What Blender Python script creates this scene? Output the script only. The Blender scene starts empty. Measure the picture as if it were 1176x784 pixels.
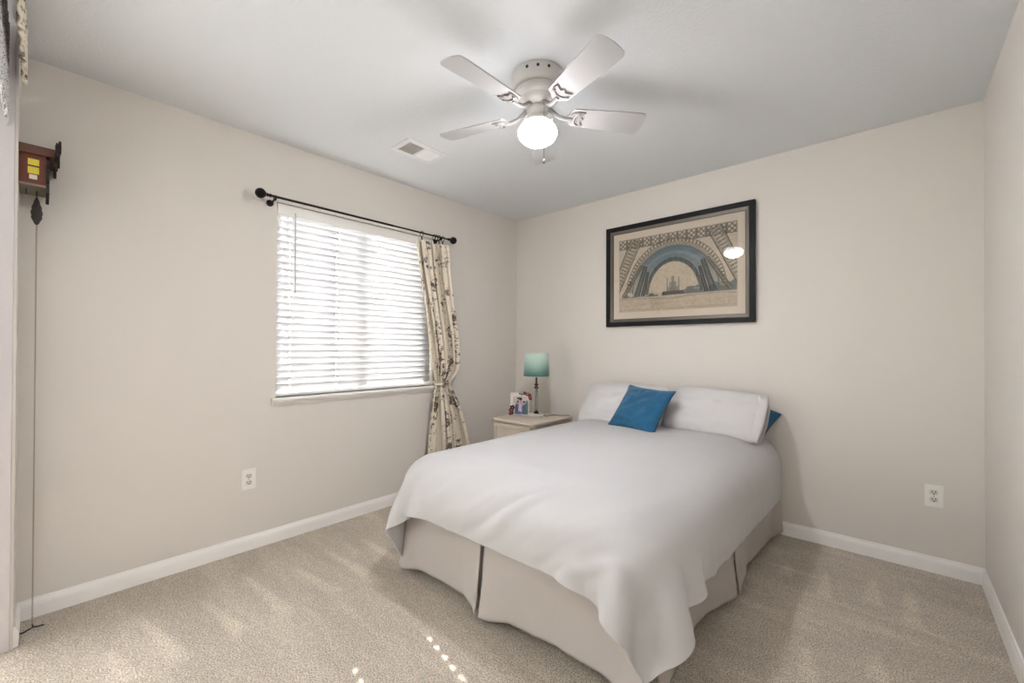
import bpy, bmesh, math, random
import numpy as np
from mathutils import Vector, Matrix
random.seed(7)
PI = math.pi
R = math.radians
SC = bpy.context.scene
COL = SC.collection

# ------------------------------------------------------------------ camera
W, H = 3.1436, 2.44                 # room width (x) and height
YF = -3.2396                        # plane of the short front wall
CAM = Vector((2.8004, -3.1750, 1.1824))
YAW, PIT, ROL, FPX = .7322, .0069, .0031, 486.42
cd = bpy.data.cameras.new('camera')
cam = bpy.data.objects.new('camera', cd)
COL.objects.link(cam)
SC.camera = cam
d = Vector((-math.sin(YAW) * math.cos(PIT), math.cos(YAW) * math.cos(PIT), math.sin(PIT)))
rt = d.cross(Vector((0, 0, 1))).normalized()
up = rt.cross(d)
r2 = rt * math.cos(ROL) + up * math.sin(ROL)
u2 = -rt * math.sin(ROL) + up * math.cos(ROL)
cam.matrix_world = Matrix(((r2.x, u2.x, -d.x, CAM.x), (r2.y, u2.y, -d.y, CAM.y), (r2.z, u2.z, -d.z, CAM.z), (0, 0, 0, 1)))
cd.sensor_width = 36
cd.lens = FPX / 1176 * 36
cd.shift_y = 3.85 / 1176
cd.clip_start = .01

# ------------------------------------------------------------------ light
LAMP_E = 66.0                       # opal globe emission
wd = bpy.data.worlds.new('sky')
SC.world = wd
wd.use_nodes = True
bg = wd.node_tree.nodes['Background']
bg.inputs[0].default_value = (.86, .93, 1, 1)
bg.inputs[1].default_value = 2.4
SUNV = Vector((1, -.20, -.68))
sl = bpy.data.lights.new('sun', 'SUN')
sl.energy = 8
sl.angle = R(.5)
sl.color = (1, .97, .92)
so = bpy.data.objects.new('sun', sl)
so.rotation_euler = SUNV.to_track_quat('-Z', 'Y').to_euler()
so.location = (-4, 0, 5)
COL.objects.link(so)
SC.view_settings.view_transform = 'Standard'
SC.view_settings.look = 'None'
SC.view_settings.exposure = 1.80
SC.view_settings.gamma = 1
SC.view_settings.use_curve_mapping = False


# ------------------------------------------------------------------ materials
def lin(c):
    return tuple(((v / 255) / 12.92 if v / 255 <= .04045 else ((v / 255 + .055) / 1.055) ** 2.4) for v in c)


def new_mat(name):
    m = bpy.data.materials.new(name)
    m.use_nodes = True
    nt = m.node_tree
    return m, nt, nt.nodes['Principled BSDF']


def mat(name, rgb, rough=.6, metal=0, bump=None, spec=.5, var=0, vscale=8, coat=0, emis=None, trans=0, sheen=0):
    m, nt, b = new_mat(name)
    c = lin(rgb) + (1,)
    b.inputs['Base Color'].default_value = c
    b.inputs['Roughness'].default_value = rough
    b.inputs['Metallic'].default_value = metal
    b.inputs['Specular IOR Level'].default_value = spec
    b.inputs['Coat Weight'].default_value = coat
    b.inputs['Transmission Weight'].default_value = trans
    b.inputs['Sheen Weight'].default_value = sheen
    tc = nt.nodes.new('ShaderNodeTexCoord')
    if var:
        n = nt.nodes.new('ShaderNodeTexNoise')
        n.inputs['Scale'].default_value = vscale
        n.inputs['Detail'].default_value = 4
        nt.links.new(tc.outputs['Object'], n.inputs['Vector'])
        mp = nt.nodes.new('ShaderNodeMapRange')
        mp.inputs[3].default_value = 1 - var
        mp.inputs[4].default_value = 1 + var
        nt.links.new(n.outputs['Fac'], mp.inputs[0])
        hs = nt.nodes.new('ShaderNodeHueSaturation')
        hs.inputs['Color'].default_value = c
        nt.links.new(mp.outputs[0], hs.inputs['Value'])
        nt.links.new(hs.outputs[0], b.inputs['Base Color'])
    if bump:
        sc_, st, dist = bump
        n = nt.nodes.new('ShaderNodeTexNoise')
        n.inputs['Scale'].default_value = sc_
        n.inputs['Detail'].default_value = 3
        nt.links.new(tc.outputs['Object'], n.inputs['Vector'])
        bp = nt.nodes.new('ShaderNodeBump')
        bp.inputs['Strength'].default_value = st
        bp.inputs['Distance'].default_value = dist
        nt.links.new(n.outputs['Fac'], bp.inputs['Height'])
        nt.links.new(bp.outputs[0], b.inputs['Normal'])
    if emis:
        b.inputs['Emission Color'].default_value = lin(emis[0]) + (1,)
        b.inputs['Emission Strength'].default_value = emis[1]
    return m


M_wall = mat('wall_paint', (229, 223, 215), .75, bump=(160, .25, .002), spec=.25)
M_ceil = mat('ceiling_paint', (229, 231, 233), .85, bump=(70, .5, .004), spec=.2)
M_trim = mat('white_trim', (250, 247, 243), .45, spec=.4)
M_casing = mat('white_casing', (212, 206, 206), .5, spec=.3)
M_white = mat('white_plastic', (246, 243, 237), .4)
M_white2 = mat('socket_plastic', (222, 216, 206), .4)
M_dark = mat('dark_hole', (40, 36, 34), .7)
M_bronze = mat('dark_bronze', (38, 32, 29), .38, metal=.75)
M_fan = mat('fan_white', (204, 200, 196), .35, spec=.5)
M_blade = mat('blade_white', (186, 184, 183), .45, spec=.4)
M_chrome = mat('brushed_nickel', (170, 165, 158), .3, metal=1)
M_duvet = mat('duvet_cotton', (193, 191, 191), .85, bump=(420, .15, .001), spec=.15, sheen=.15)
M_skirt = mat('skirt_cotton', (186, 179, 174), .9, bump=(500, .15, .001), spec=.1)
M_pillow = mat('pillow_cotton', (214, 211, 210), .85, bump=(400, .15, .001), spec=.15, sheen=.15)
M_blue = mat('teal_blue_velvet', (34, 92, 128), .75, bump=(260, .5, .002), spec=.2, var=.22, vscale=22, sheen=.35)
M_blued = mat('blue_piping', (26, 70, 104), .7)
M_stand = mat('washed_oak', (204, 192, 177), .55, var=.06, vscale=14)
M_base = mat('mattress_fabric', (222, 218, 214), .9)
M_slat = None
M_clock = mat('clock_walnut', (104, 50, 26), .5, var=.3, vscale=40)
M_roof = mat('clock_roof', (96, 62, 48), .5, var=.2, vscale=50)
M_carve = mat('carved_dark_wood', (30, 22, 20), .6, var=.3, vscale=60)
M_yellow = mat('yellow_sticker', (222, 200, 62), .6, var=.15, vscale=200)
M_paper = mat('white_paper', (225, 215, 200), .7)
M_iron = mat('cast_iron_weight', (62, 56, 52), .5, metal=.3, bump=(220, .9, .004))
M_brass = mat('chain_brass', (112, 92, 58), .4, metal=.7)
M_frame = mat('black_frame', (17, 16, 20), .5, spec=.25)
M_silver = mat('antique_silver', (104, 97, 88), .4, metal=.5, bump=(300, .6, .001))
M_mat = mat('cream_mat', (222, 208, 190), .9)
M_black = mat('black_enamel', (22, 20, 22), .4)
M_red = mat('red_enamel', (150, 60, 56), .5)
M_louver_shade = mat('shaded_louver', (196, 192, 186), .5)  # shade of one vent bank put into its colour


def wood_leg():
    return mat('dark_leg', (60, 48, 40), .6)


def mat_carpet():
    m, nt, b = new_mat('carpet_pile')
    b.inputs['Roughness'].default_value = 1
    b.inputs['Specular IOR Level'].default_value = .05
    tc = nt.nodes.new('ShaderNodeTexCoord')
    L = nt.links.new

    def noise(scale, detail=3, vec=None, rough=.6):
        n = nt.nodes.new('ShaderNodeTexNoise')
        n.inputs['Scale'].default_value = scale
        n.inputs['Detail'].default_value = detail
        n.inputs['Roughness'].default_value = rough
        L(vec or tc.outputs['Object'], n.inputs['Vector'])
        return n
    fine = noise(170, 3, rough=.8)
    r1 = nt.nodes.new('ShaderNodeValToRGB')
    e = r1.color_ramp.elements
    e[0].position = .37; e[0].color = lin((160, 146, 129)) + (1,)
    e[1].position = .63; e[1].color = lin((250, 239, 224)) + (1,)
    L(fine.outputs['Fac'], r1.inputs[0])
    # tracks left by the vacuum cleaner: the pile leans two ways
    mp = nt.nodes.new('ShaderNodeMapping')
    mp.inputs['Rotation'].default_value = (0, 0, R(38))
    mp.inputs['Scale'].default_value = (1.1, 5.2, 1)
    L(tc.outputs['Object'], mp.inputs[0])
    n2 = noise(1.9, 2, mp.outputs[0])
    mr = nt.nodes.new('ShaderNodeMapRange')
    mr.inputs[1].default_value = .50; mr.inputs[2].default_value = .62
    mr.inputs[3].default_value = .97; mr.inputs[4].default_value = 1.04
    L(n2.outputs['Fac'], mr.inputs[0])
    mp2 = nt.nodes.new('ShaderNodeMapping')
    mp2.inputs['Rotation'].default_value = (0, 0, R(-25))
    mp2.inputs['Scale'].default_value = (1, 4, 1)
    L(tc.outputs['Object'], mp2.inputs[0])
    n3 = noise(1.3, 2, mp2.outputs[0])
    mr3 = nt.nodes.new('ShaderNodeMapRange')
    mr3.inputs[1].default_value = .45; mr3.inputs[2].default_value = .6
    mr3.inputs[3].default_value = .96; mr3.inputs[4].default_value = 1.05
    L(n3.outputs['Fac'], mr3.inputs[0])
    n4 = noise(34, 3)
    mr4 = nt.nodes.new('ShaderNodeMapRange')
    mr4.inputs[1].default_value = .3; mr4.inputs[2].default_value = .7
    mr4.inputs[3].default_value = .90; mr4.inputs[4].default_value = 1.08
    L(n4.outputs['Fac'], mr4.inputs[0])
    mu = nt.nodes.new('ShaderNodeMath'); mu.operation = 'MULTIPLY'
    L(mr.outputs[0], mu.inputs[0]); L(mr3.outputs[0], mu.inputs[1])
    mu2 = nt.nodes.new('ShaderNodeMath'); mu2.operation = 'MULTIPLY'
    L(mu.outputs[0], mu2.inputs[0]); L(mr4.outputs[0], mu2.inputs[1])
    vc = nt.nodes.new('ShaderNodeVertexColor'); vc.layer_name = 'print'
    ma = nt.nodes.new('ShaderNodeMath'); ma.operation = 'MULTIPLY_ADD'
    ma.inputs[1].default_value = .17; ma.inputs[2].default_value = .98
    L(vc.outputs[0], ma.inputs[0])
    mu3 = nt.nodes.new('ShaderNodeMath'); mu3.operation = 'MULTIPLY'
    L(mu2.outputs[0], mu3.inputs[0]); L(ma.outputs[0], mu3.inputs[1])
    mu2 = mu3
    hs = nt.nodes.new('ShaderNodeHueSaturation')
    L(r1.outputs[0], hs.inputs['Color']); L(mu2.outputs[0], hs.inputs['Value'])
    L(hs.outputs[0], b.inputs['Base Color'])
    bp = nt.nodes.new('ShaderNodeBump')
    bp.inputs['Strength'].default_value = .9
    bp.inputs['Distance'].default_value = .008
    L(fine.outputs['Fac'], bp.inputs['Height'])
    L(bp.outputs[0], b.inputs['Normal'])
    return m


def mat_translucent(name, rgb, fac, rough=.6):
    m, nt, b = new_mat(name)
    b.inputs['Base Color'].default_value = lin(rgb) + (1,)
    b.inputs['Roughness'].default_value = rough
    t = nt.nodes.new('ShaderNodeBsdfTranslucent')
    t.inputs[0].default_value = lin(rgb) + (1,)
    mx = nt.nodes.new('ShaderNodeMixShader')
    mx.inputs[0].default_value = fac
    nt.links.new(b.outputs[0], mx.inputs[1])
    nt.links.new(t.outputs[0], mx.inputs[2])
    nt.links.new(mx.outputs[0], nt.nodes['Material Output'].inputs[0])
    return m


def mat_glass(name, tint=(255, 255, 255), rough=0.0, ior=1.5):
    m, nt, b = new_mat(name)
    tr = nt.nodes.new('ShaderNodeBsdfTransparent')
    tr.inputs[0].default_value = lin(tint) + (1,)
    gl = nt.nodes.new('ShaderNodeBsdfGlossy')
    gl.inputs['Roughness'].default_value = rough
    fr = nt.nodes.new('ShaderNodeFresnel')
    fr.inputs[0].default_value = ior
    mx = nt.nodes.new('ShaderNodeMixShader')
    nt.links.new(fr.outputs[0], mx.inputs[0])
    nt.links.new(tr.outputs[0], mx.inputs[1])
    nt.links.new(gl.outputs[0], mx.inputs[2])
    nt.links.new(mx.outputs[0], nt.nodes['Material Output'].inputs[0])
    return m


def mat_vcol(name, rough=.8, trans=0):
    m, nt, b = new_mat(name)
    a = nt.nodes.new('ShaderNodeVertexColor')
    a.layer_name = 'print'
    nt.links.new(a.outputs[0], b.inputs['Base Color'])
    b.inputs['Roughness'].default_value = rough
    b.inputs['Specular IOR Level'].default_value = .2
    return m


def mat_toile():
    """cream cloth printed with dark sketchy scenes, in the cloth's own coordinates (UV)"""
    m, nt, b = new_mat('toile_cotton')
    L = nt.links.new
    uv = nt.nodes.new('ShaderNodeTexCoord')
    mp = nt.nodes.new('ShaderNodeMapping')
    mp.inputs['Scale'].default_value = (8, 14, 1)
    L(uv.outputs['UV'], mp.inputs[0])
    blot = nt.nodes.new('ShaderNodeTexNoise')
    blot.inputs['Scale'].default_value = .62
    blot.inputs['Detail'].default_value = 1
    L(mp.outputs[0], blot.inputs['Vector'])
    lineN = nt.nodes.new('ShaderNodeTexNoise')
    lineN.inputs['Scale'].default_value = 4.2
    lineN.inputs['Detail'].default_value = 5
    lineN.inputs['Roughness'].default_value = .75
    L(mp.outputs[0], lineN.inputs['Vector'])
    ad = nt.nodes.new('ShaderNodeMath'); ad.operation = 'MULTIPLY_ADD'
    ad.inputs[1].default_value = .75
    L(blot.outputs['Fac'], ad.inputs[0]); L(lineN.outputs['Fac'], ad.inputs[2])
    cr = nt.nodes.new('ShaderNodeValToRGB')
    e = cr.color_ramp.elements
    e[0].position = .93; e[0].color = lin((240, 229, 210)) + (1,)
    e[1].position = .99; e[1].color = lin((104, 92, 80)) + (1,)
    L(ad.outputs[0], cr.inputs[0])
    L(cr.outputs[0], b.inputs['Base Color'])
    b.inputs['Roughness'].default_value = .9
    b.inputs['Specular IOR Level'].default_value = .1
    return m


def mat_lace():
    m, nt, b = new_mat('lace')
    L = nt.links.new
    uv = nt.nodes.new('ShaderNodeTexCoord')
    v = nt.nodes.new('ShaderNodeTexVoronoi')
    v.inputs['Scale'].default_value = 60
    L(uv.outputs['UV'], v.inputs['Vector'])
    cr = nt.nodes.new('ShaderNodeValToRGB')
    e = cr.color_ramp.elements
    e[0].position = .22; e[0].color = lin((70, 68, 70)) + (1,)
    e[1].position = .42; e[1].color = lin((226, 224, 224)) + (1,)
    L(v.outputs['Distance'], cr.inputs[0])
    L(cr.outputs[0], b.inputs['Base Color'])
    b.inputs['Roughness'].default_value = .9
    return m


def mat_shade():
    """ombre lamp shade: pale aqua at the top dyed to teal at the hem"""
    m, nt, b = new_mat('ombre_shade')
    L = nt.links.new
    tc = nt.nodes.new('ShaderNodeTexCoord')
    sp = nt.nodes.new('ShaderNodeSeparateXYZ')
    L(tc.outputs['Object'], sp.inputs[0])
    mr = nt.nodes.new('ShaderNodeMapRange')
    mr.inputs[1].default_value = .33; mr.inputs[2].default_value = .50
    L(sp.outputs['Z'], mr.inputs[0])
    cr = nt.nodes.new('ShaderNodeValToRGB')
    e = cr.color_ramp.elements
    e[0].position = 0; e[0].color = lin((82, 142, 134)) + (1,)
    e[1].position = 1; e[1].color = lin((196, 218, 204)) + (1,)
    L(mr.outputs[0], cr.inputs[0])
    L(cr.outputs[0], b.inputs['Base Color'])
    b.inputs['Roughness'].default_value = .6
    b.inputs['Sheen Weight'].default_value = .2
    return m


M_carpet = mat_carpet()
M_slat = mat_translucent('slat_vinyl', (240, 240, 241), .18, .5)
M_glass = mat_glass('clear_glass')
M_toile = mat_toile()
M_lace = mat_lace()
M_globe = mat('opal_globe', (250, 248, 242), .4, emis=((250, 250, 255), LAMP_E))
# the bulb inside points down, so the glass glows most towards its bottom
nt_ = M_globe.node_tree
tc_ = nt_.nodes.new('ShaderNodeTexCoord'); sp_ = nt_.nodes.new('ShaderNodeSeparateXYZ'); mr_ = nt_.nodes.new('ShaderNodeMapRange')
nt_.links.new(tc_.outputs['Object'], sp_.inputs[0]); nt_.links.new(sp_.outputs['Z'], mr_.inputs[0])
mr_.inputs[1].default_value = -.306; mr_.inputs[2].default_value = -.25
mr_.inputs[3].default_value = LAMP_E; mr_.inputs[4].default_value = LAMP_E * .05
nt_.links.new(mr_.outputs[0], nt_.nodes['Principled BSDF'].inputs['Emission Strength'])


# ------------------------------------------------------------------ helpers
def finish(name, bm, m, parent=None, smooth=False, angle=None, mods=()):
    me = bpy.data.meshes.new(name)
    bmesh.ops.recalc_face_normals(bm, faces=bm.faces)
    bm.to_mesh(me)
    bm.free()
    me.materials.append(m)
    if smooth:
        me.polygons.foreach_set('use_smooth', [True] * len(me.polygons))
        if angle:
            me.set_sharp_from_angle(angle=R(angle))
    o = bpy.data.objects.new(name, me)
    COL.objects.link(o)
    if parent:
        o.parent = parent
    return o


def thing(name, label, cat, loc=(0, 0, 0), rz=0, group=None):
    o = bpy.data.objects.new(name, None)
    COL.objects.link(o)
    o.empty_display_size = .05
    o.location = loc
    o.rotation_euler = (0, 0, rz)
    o['label'] = label
    o['category'] = cat
    if group:
        o['group'] = group
    return o


def tag(o, label, cat, group=None):
    o['label'] = label
    o['category'] = cat
    if group:
        o['group'] = group
    return o


def box(bm, x0, x1, y0, y1, z0, z1, bev=0, seg=2, mtx=None):
    r = bmesh.ops.create_cube(bm, size=1)
    vs = r['verts']
    for v in vs:
        v.co = Vector((x0 + (v.co.x + .5) * (x1 - x0), y0 + (v.co.y + .5) * (y1 - y0), z0 + (v.co.z + .5) * (z1 - z0)))
    if bev:
        es = list({e for v in vs for e in v.link_edges})
        rr = bmesh.ops.bevel(bm, geom=es, offset=bev, segments=seg, affect='EDGES', profile=.5)
        vs = list({v for f in rr['faces'] for v in f.verts} | {v for v in vs if v.is_valid})
    if mtx is not None:
        bmesh.ops.transform(bm, matrix=mtx, verts=vs)
    return vs


def lathe(bm, prof, seg=32, cx=0, cy=0, mtx=None):
    """prof: list of (radius, z)"""
    rings = []
    for r_, z in prof:
        if r_ < 1e-5:
            rings.append([bm.verts.new((cx, cy, z))])
        else:
            rings.append([bm.verts.new((cx + r_ * math.cos(2 * PI * i / seg), cy + r_ * math.sin(2 * PI * i / seg), z)) for i in range(seg)])
    for a, b in zip(rings, rings[1:]):
        for i in range(seg):
            j = (i + 1) % seg
            if len(a) == 1 and len(b) == 1:
                continue
            if len(a) == 1:
                bm.faces.new((a[0], b[i], b[j]))
            elif len(b) == 1:
                bm.faces.new((a[i], a[j], b[0]))
            else:
                bm.faces.new((a[i], a[j], b[j], b[i]))
    if mtx is not None:
        bmesh.ops.transform(bm, matrix=mtx, verts=[v for r_ in rings for v in r_])


def tube(bm, pts, rad, seg=8, closed=False):
    pts = [Vector(p) for p in pts]
    n = len(pts)
    rads = rad if isinstance(rad, (list, tuple)) else [rad] * n
    rings = []
    prev = None
    for i, p in enumerate(pts):
        if closed:
            t = pts[(i + 1) % n] - pts[i - 1]
        else:
            t = pts[min(i + 1, n - 1)] - pts[max(i - 1, 0)]
        t.normalize()
        if prev is None:
            a = Vector((0, 0, 1)) if abs(t.z) < .9 else Vector((1, 0, 0))
            nrm = t.cross(a).normalized()
        else:
            nrm = (prev - t * prev.dot(t)).normalized()
        prev = nrm
        bn = t.cross(nrm)
        rings.append([bm.verts.new(p + (nrm * math.cos(2 * PI * k / seg) + bn * math.sin(2 * PI * k / seg)) * rads[i]) for k in range(seg)])
    m = n if closed else n - 1
    for i in range(m):
        a, b = rings[i], rings[(i + 1) % n]
        for k in range(seg):
            l = (k + 1) % seg
            bm.faces.new((a[k], a[l], b[l], b[k]))
    if not closed:
        bm.faces.new(rings[0][::-1])
        bm.faces.new(rings[-1])


def ball(bm, c, r_, sx=1, sy=1, sz=1, seg=20):
    rr = bmesh.ops.create_uvsphere(bm, u_segments=seg, v_segments=max(8, seg // 2), radius=r_)
    for v in rr['verts']:
        v.co = Vector((v.co.x * sx + c[0], v.co.y * sy + c[1], v.co.z * sz + c[2]))


def prism(bm, poly, z0, z1, mtx=None):
    """poly: 2-D outline extruded along z"""
    a = [bm.verts.new((x, y, z0)) for x, y in poly]
    b = [bm.verts.new((x, y, z1)) for x, y in poly]
    bm.faces.new(a[::-1])
    bm.faces.new(b)
    n = len(poly)
    for i in range(n):
        j = (i + 1) % n
        bm.faces.new((a[i], a[j], b[j], b[i]))
    if mtx is not None:
        bmesh.ops.transform(bm, matrix=mtx, verts=a + b)


def grid_obj(name, P, m, parent=None, thick=0, uv=True, offset=0, cols=None, subsurf=0):
    """P: (nu, nv, 3) array of points -> smooth surface object"""
    nu, nv = P.shape[:2]
    me = bpy.data.meshes.new(name)
    idx = np.arange(nu * nv).reshape(nu, nv)
    f = np.stack([idx[:-1, :-1], idx[1:, :-1], idx[1:, 1:], idx[:-1, 1:]], -1).reshape(-1, 4)
    me.from_pydata(P.reshape(-1, 3).tolist(), [], f.tolist())
    me.materials.append(m)
    me.polygons.foreach_set('use_smooth', [True] * len(me.polygons))
    if uv:
        ul = me.uv_layers.new(name='UVMap')
        li = np.empty(len(me.loops), dtype=np.int32)
        me.loops.foreach_get('vertex_index', li)
        u = (li // nv) / (nu - 1)
        v = (li % nv) / (nv - 1)
        ul.data.foreach_set('uv', np.stack([u, v], -1).astype(np.float32).ravel())
    if cols is not None:
        ca = me.color_attributes.new('print', 'FLOAT_COLOR', 'POINT')
        c4 = np.concatenate([cols.reshape(-1, 3), np.ones((nu * nv, 1))], 1).astype(np.float32)
        ca.data.foreach_set('color', c4.ravel())
    me.update()
    o = bpy.data.objects.new(name, me)
    COL.objects.link(o)
    if parent:
        o.parent = parent
    if subsurf:
        s = o.modifiers.new('s', 'SUBSURF')
        s.levels = s.render_levels = subsurf
    if thick:
        s = o.modifiers.new('t', 'SOLIDIFY')
        s.thickness = thick
        s.offset = offset
    return o


def struct(o):
    o['kind'] = 'structure'
    return o


def smooth_noise(shape, cells, rng):
    """bilinear-cosine value noise in [-1, 1]"""
    gy, gx = cells
    g = rng.uniform(-1, 1, (gy + 2, gx + 2))
    y = np.linspace(0, gy, shape[0]); x = np.linspace(0, gx, shape[1])
    yi = np.minimum(y.astype(int), gy - 0); xi = np.minimum(x.astype(int), gx - 0)
    fy = y - yi; fx = x - xi
    fy = (fy * fy * (3 - 2 * fy))[:, None]; fx = (fx * fx * (3 - 2 * fx))[None]
    a = g[yi][:, xi]; b = g[yi][:, xi + 1]; c = g[yi + 1][:, xi]; e = g[yi + 1][:, xi + 1]
    return (a * (1 - fx) + b * fx) * (1 - fy) + (c * (1 - fx) + e * fx) * fy


# ------------------------------------------------------------------ room shell
YB = -4.4                                     # the room goes on behind the camera
# wedge-shaped strokes where the vacuum cleaner left the pile leaning the other way (x0, y0, x1, y1, w0, w1)
STROKES = [(0.334, -2.88, 0.812, -2.809, 0.012, 0.05), (0.378, -2.665, 0.802, -2.608, 0.012, 0.05), (0.272, -2.46, 0.828, -2.431, 0.012, 0.05),
           (0.411, -2.262, 0.817, -2.209, 0.012, 0.05), (0.294, -2.062, 0.894, -2.027, 0.012, 0.05), (2.536, -0.341, 2.553, -0.699, 0.004, 0.05),
           (2.723, -0.254, 2.725, -0.597, 0.004, 0.06), (2.371, -0.404, 2.377, -0.568, 0.01, 0.05), (2.334, -0.696, 2.993, -0.690, 0.013, 0.013),
           (2.749, -0.997, 2.758, -1.185, 0.02, 0.05), (2.538, -1.123, 2.58, -1.347, 0.02, 0.05), (2.861, -0.291, 2.861, -0.689, 0.02, 0.05),
           (0.506, -3.0, 0.805, -2.955, 0.02, 0.06), (.30, -1.85, .80, -1.83, .012, .05), (.30, -1.64, .80, -1.62, .012, .05)]
gx_, gy_ = np.meshgrid(np.linspace(-.12, W + .12, 280), np.linspace(YB, .12, 380), indexing='ij')
lean = np.zeros_like(gx_)
for xa, ya, xb, yb, wa_, wb_ in STROKES:
    L_ = math.hypot(xb - xa, yb - ya); dx_, dy_ = (xb - xa) / L_, (yb - ya) / L_
    t_ = ((gx_ - xa) * dx_ + (gy_ - ya) * dy_) / L_
    sd = np.abs((gx_ - xa) * dy_ - (gy_ - ya) * dx_)
    wdt = .7 * (wa_ + (wb_ - wa_) * np.clip(t_, 0, 1))
    m_ = np.clip((wdt - sd) / .02 + .5, 0, 1) * np.clip(t_ * 6, 0, 1) * np.clip((1.04 - t_) * 7, 0, 1)
    lean = np.maximum(lean, m_)
fl = grid_obj('floor', np.stack([gx_, gy_, gx_ * 0], -1), M_carpet, uv=False, cols=np.repeat(lean[..., None], 3, -1))
sm_f = fl.modifiers.new('t', 'SOLIDIFY'); sm_f.thickness = .1; sm_f.offset = -1
struct(fl)
bm = bmesh.new(); box(bm, -.12, W + .12, YB, .12, H, H + .1)
struct(finish('ceiling', bm, M_ceil))
WY0, WY1, WZ0, WZ1 = -2.215, -1.035, .872, 2.072     # window opening
T = .13
bm = bmesh.new()
box(bm, -T, 0, YF - .15, WY0, 0, H)
box(bm, -T, 0, WY1, 0, 0, H)
box(bm, -T, 0, WY0, WY1, 0, WZ0)
box(bm, -T, 0, WY0, WY1, WZ1, H)
struct(finish('wall_left', bm, M_wall))
bm = bmesh.new(); box(bm, -T, W + T, 0, .12, 0, H)
struct(finish('wall_back', bm, M_wall))
bm = bmesh.new(); box(bm, W, W + .12, YB, 0, 0, H)
struct(finish('wall_right', bm, M_wall))
bm = bmesh.new(); box(bm, .25, W + .12, YB - .12, YB, 0, H)
struct(finish('wall_rear', bm, M_wall))
bm = bmesh.new(); box(bm, 0, .245, YF - .15, YF, 0, H)
struct(finish('wall_front', bm, M_wall))
bm = bmesh.new()
for a in ((-3.40, YF - .008, 0, H), (YB, -4.36, 0, H), (-4.36, -3.40, 0, .12), (-4.36, -3.40, 1.6, H)):   # unseen side opening added to let in fill light
    box(bm, .235, .252, a[0], a[1], a[2], a[3], .002)
struct(finish('trim_1', bm, M_casing))


def baseboard(name, p0, p1, nrm):
    """colonial profile, extruded from p0 to p1; nrm points into the room"""
    prof = [(0, 0), (.014, 0), (.014, .055), (.012, .066), (.008, .074), (.006, .083), (0, .083)]
    a, b = Vector(p0), Vector(p1)
    n = Vector(nrm)
    bm = bmesh.new()
    A = [bm.verts.new(a + n * x + Vector((0, 0, z))) for x, z in prof]
    B = [bm.verts.new(b + n * x + Vector((0, 0, z))) for x, z in prof]
    bm.faces.new(A[::-1]); bm.faces.new(B)
    for i in range(len(prof)):
        j = (i + 1) % len(prof)
        bm.faces.new((A[i], A[j], B[j], B[i]))
    struct(finish(name, bm, M_trim))


baseboard('baseboard_left', (0, YF, 0), (0, 0, 0), (1, 0, 0))
baseboard('baseboard_back', (0, 0, 0), (W, 0, 0), (0, -1, 0))
baseboard('baseboard_right', (W, 0, 0), (W, YB, 0), (-1, 0, 0))
baseboard('baseboard_front', (0, YF, 0), (.235, YF, 0), (0, 1, 0))

# ------------------------------------------------------------------ window
win = thing('window_1', 'x', 'x')
del win['label'], win['category']
win['kind'] = 'structure'
bm = bmesh.new()
fx0, fx1 = -.115, -.075
box(bm, fx0, fx1, WY0, WY0 + .035, WZ0, WZ1, .003)
box(bm, fx0, fx1, WY1 - .05, WY1, WZ0, WZ1, .003)
box(bm, fx0, fx1, WY0 + .05, WY1 - .05, WZ0, WZ0 + .05, .003)
box(bm, fx0, fx1, WY0 + .05, WY1 - .05, WZ1 - .05, WZ1, .003)
ym = (WY0 + WY1) / 2
box(bm, fx0, fx1, ym - .035, ym + .035, WZ0 + .05, WZ1 - .05, .003)
finish('window_frame', bm, M_trim, win)
for a, b in ((WY0 + .04, ym - .03), (ym + .03, WY1 - .04)):
    bm = bmesh.new(); box(bm, -.097, -.093, a, b, WZ0 + .04, WZ1 - .04)
    finish('pane', bm, M_glass, win)
# sill: flat board with a cove underneath
bm = bmesh.new()
box(bm, -.12, .038, WY0, WY1, WZ0 - .016, WZ0, 0)
box(bm, .0, .040, WY0 - .03, WY1 + .03, WZ0 - .016, WZ0 + .002, .003)
poly = [(0, 0), (.034, 0), (.028, -.012), (.016, -.022), (.010, -.032), (0, -.034)]
Mx = Matrix(((1, 0, 0, 0), (0, 0, 1, 0), (0, 1, 0, WZ0 - .016), (0, 0, 0, 1)))
prism(bm, poly, WY0 - .022, WY1 + .022, Mx)
finish('window_sill', bm, M_trim, win)

# ------------------------------------------------------------------ blind
bl = thing('window_blind', 'closed white horizontal slat blind filling the window beside the patterned curtain', 'blind', (0, ym, WZ0))
by0, by1 = WY0 + .006 - ym, WY1 - .006 - ym
bm = bmesh.new()
box(bm, -.055, -.012, by0, by1, 1.155, 1.195, .002)
finish('head_rail', bm, M_white, bl)
bm = bmesh.new()
box(bm, -.010, -.002, by0, by1, 1.128, 1.197, .003)
finish('valance', bm, M_white, bl)
# slats: curved strips closed with the room-side edge up; cord holes let thin sun beams through
NS, pitch, tilt = 26, .0425, R(70)
holes_y = [-.50, -.199]


def slat_strip(bm, zc, y0, y1, s0, s1, n=4):
    rows = []
    for k in range(n + 1):
        s = s0 + (s1 - s0) * k / n
        cr = -.0028 * (1 - (s / .025) ** 2)
        x = s * math.cos(tilt) - cr * math.sin(tilt)
        z = s * math.sin(tilt) + cr * math.cos(tilt)
        rows.append((bm.verts.new((-.032 + x, y0, zc + z)), bm.verts.new((-.032 + x, y1, zc + z))))
    for a, b in zip(rows, rows[1:]):
        bm.faces.new((a[0], a[1], b[1], b[0]))


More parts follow.
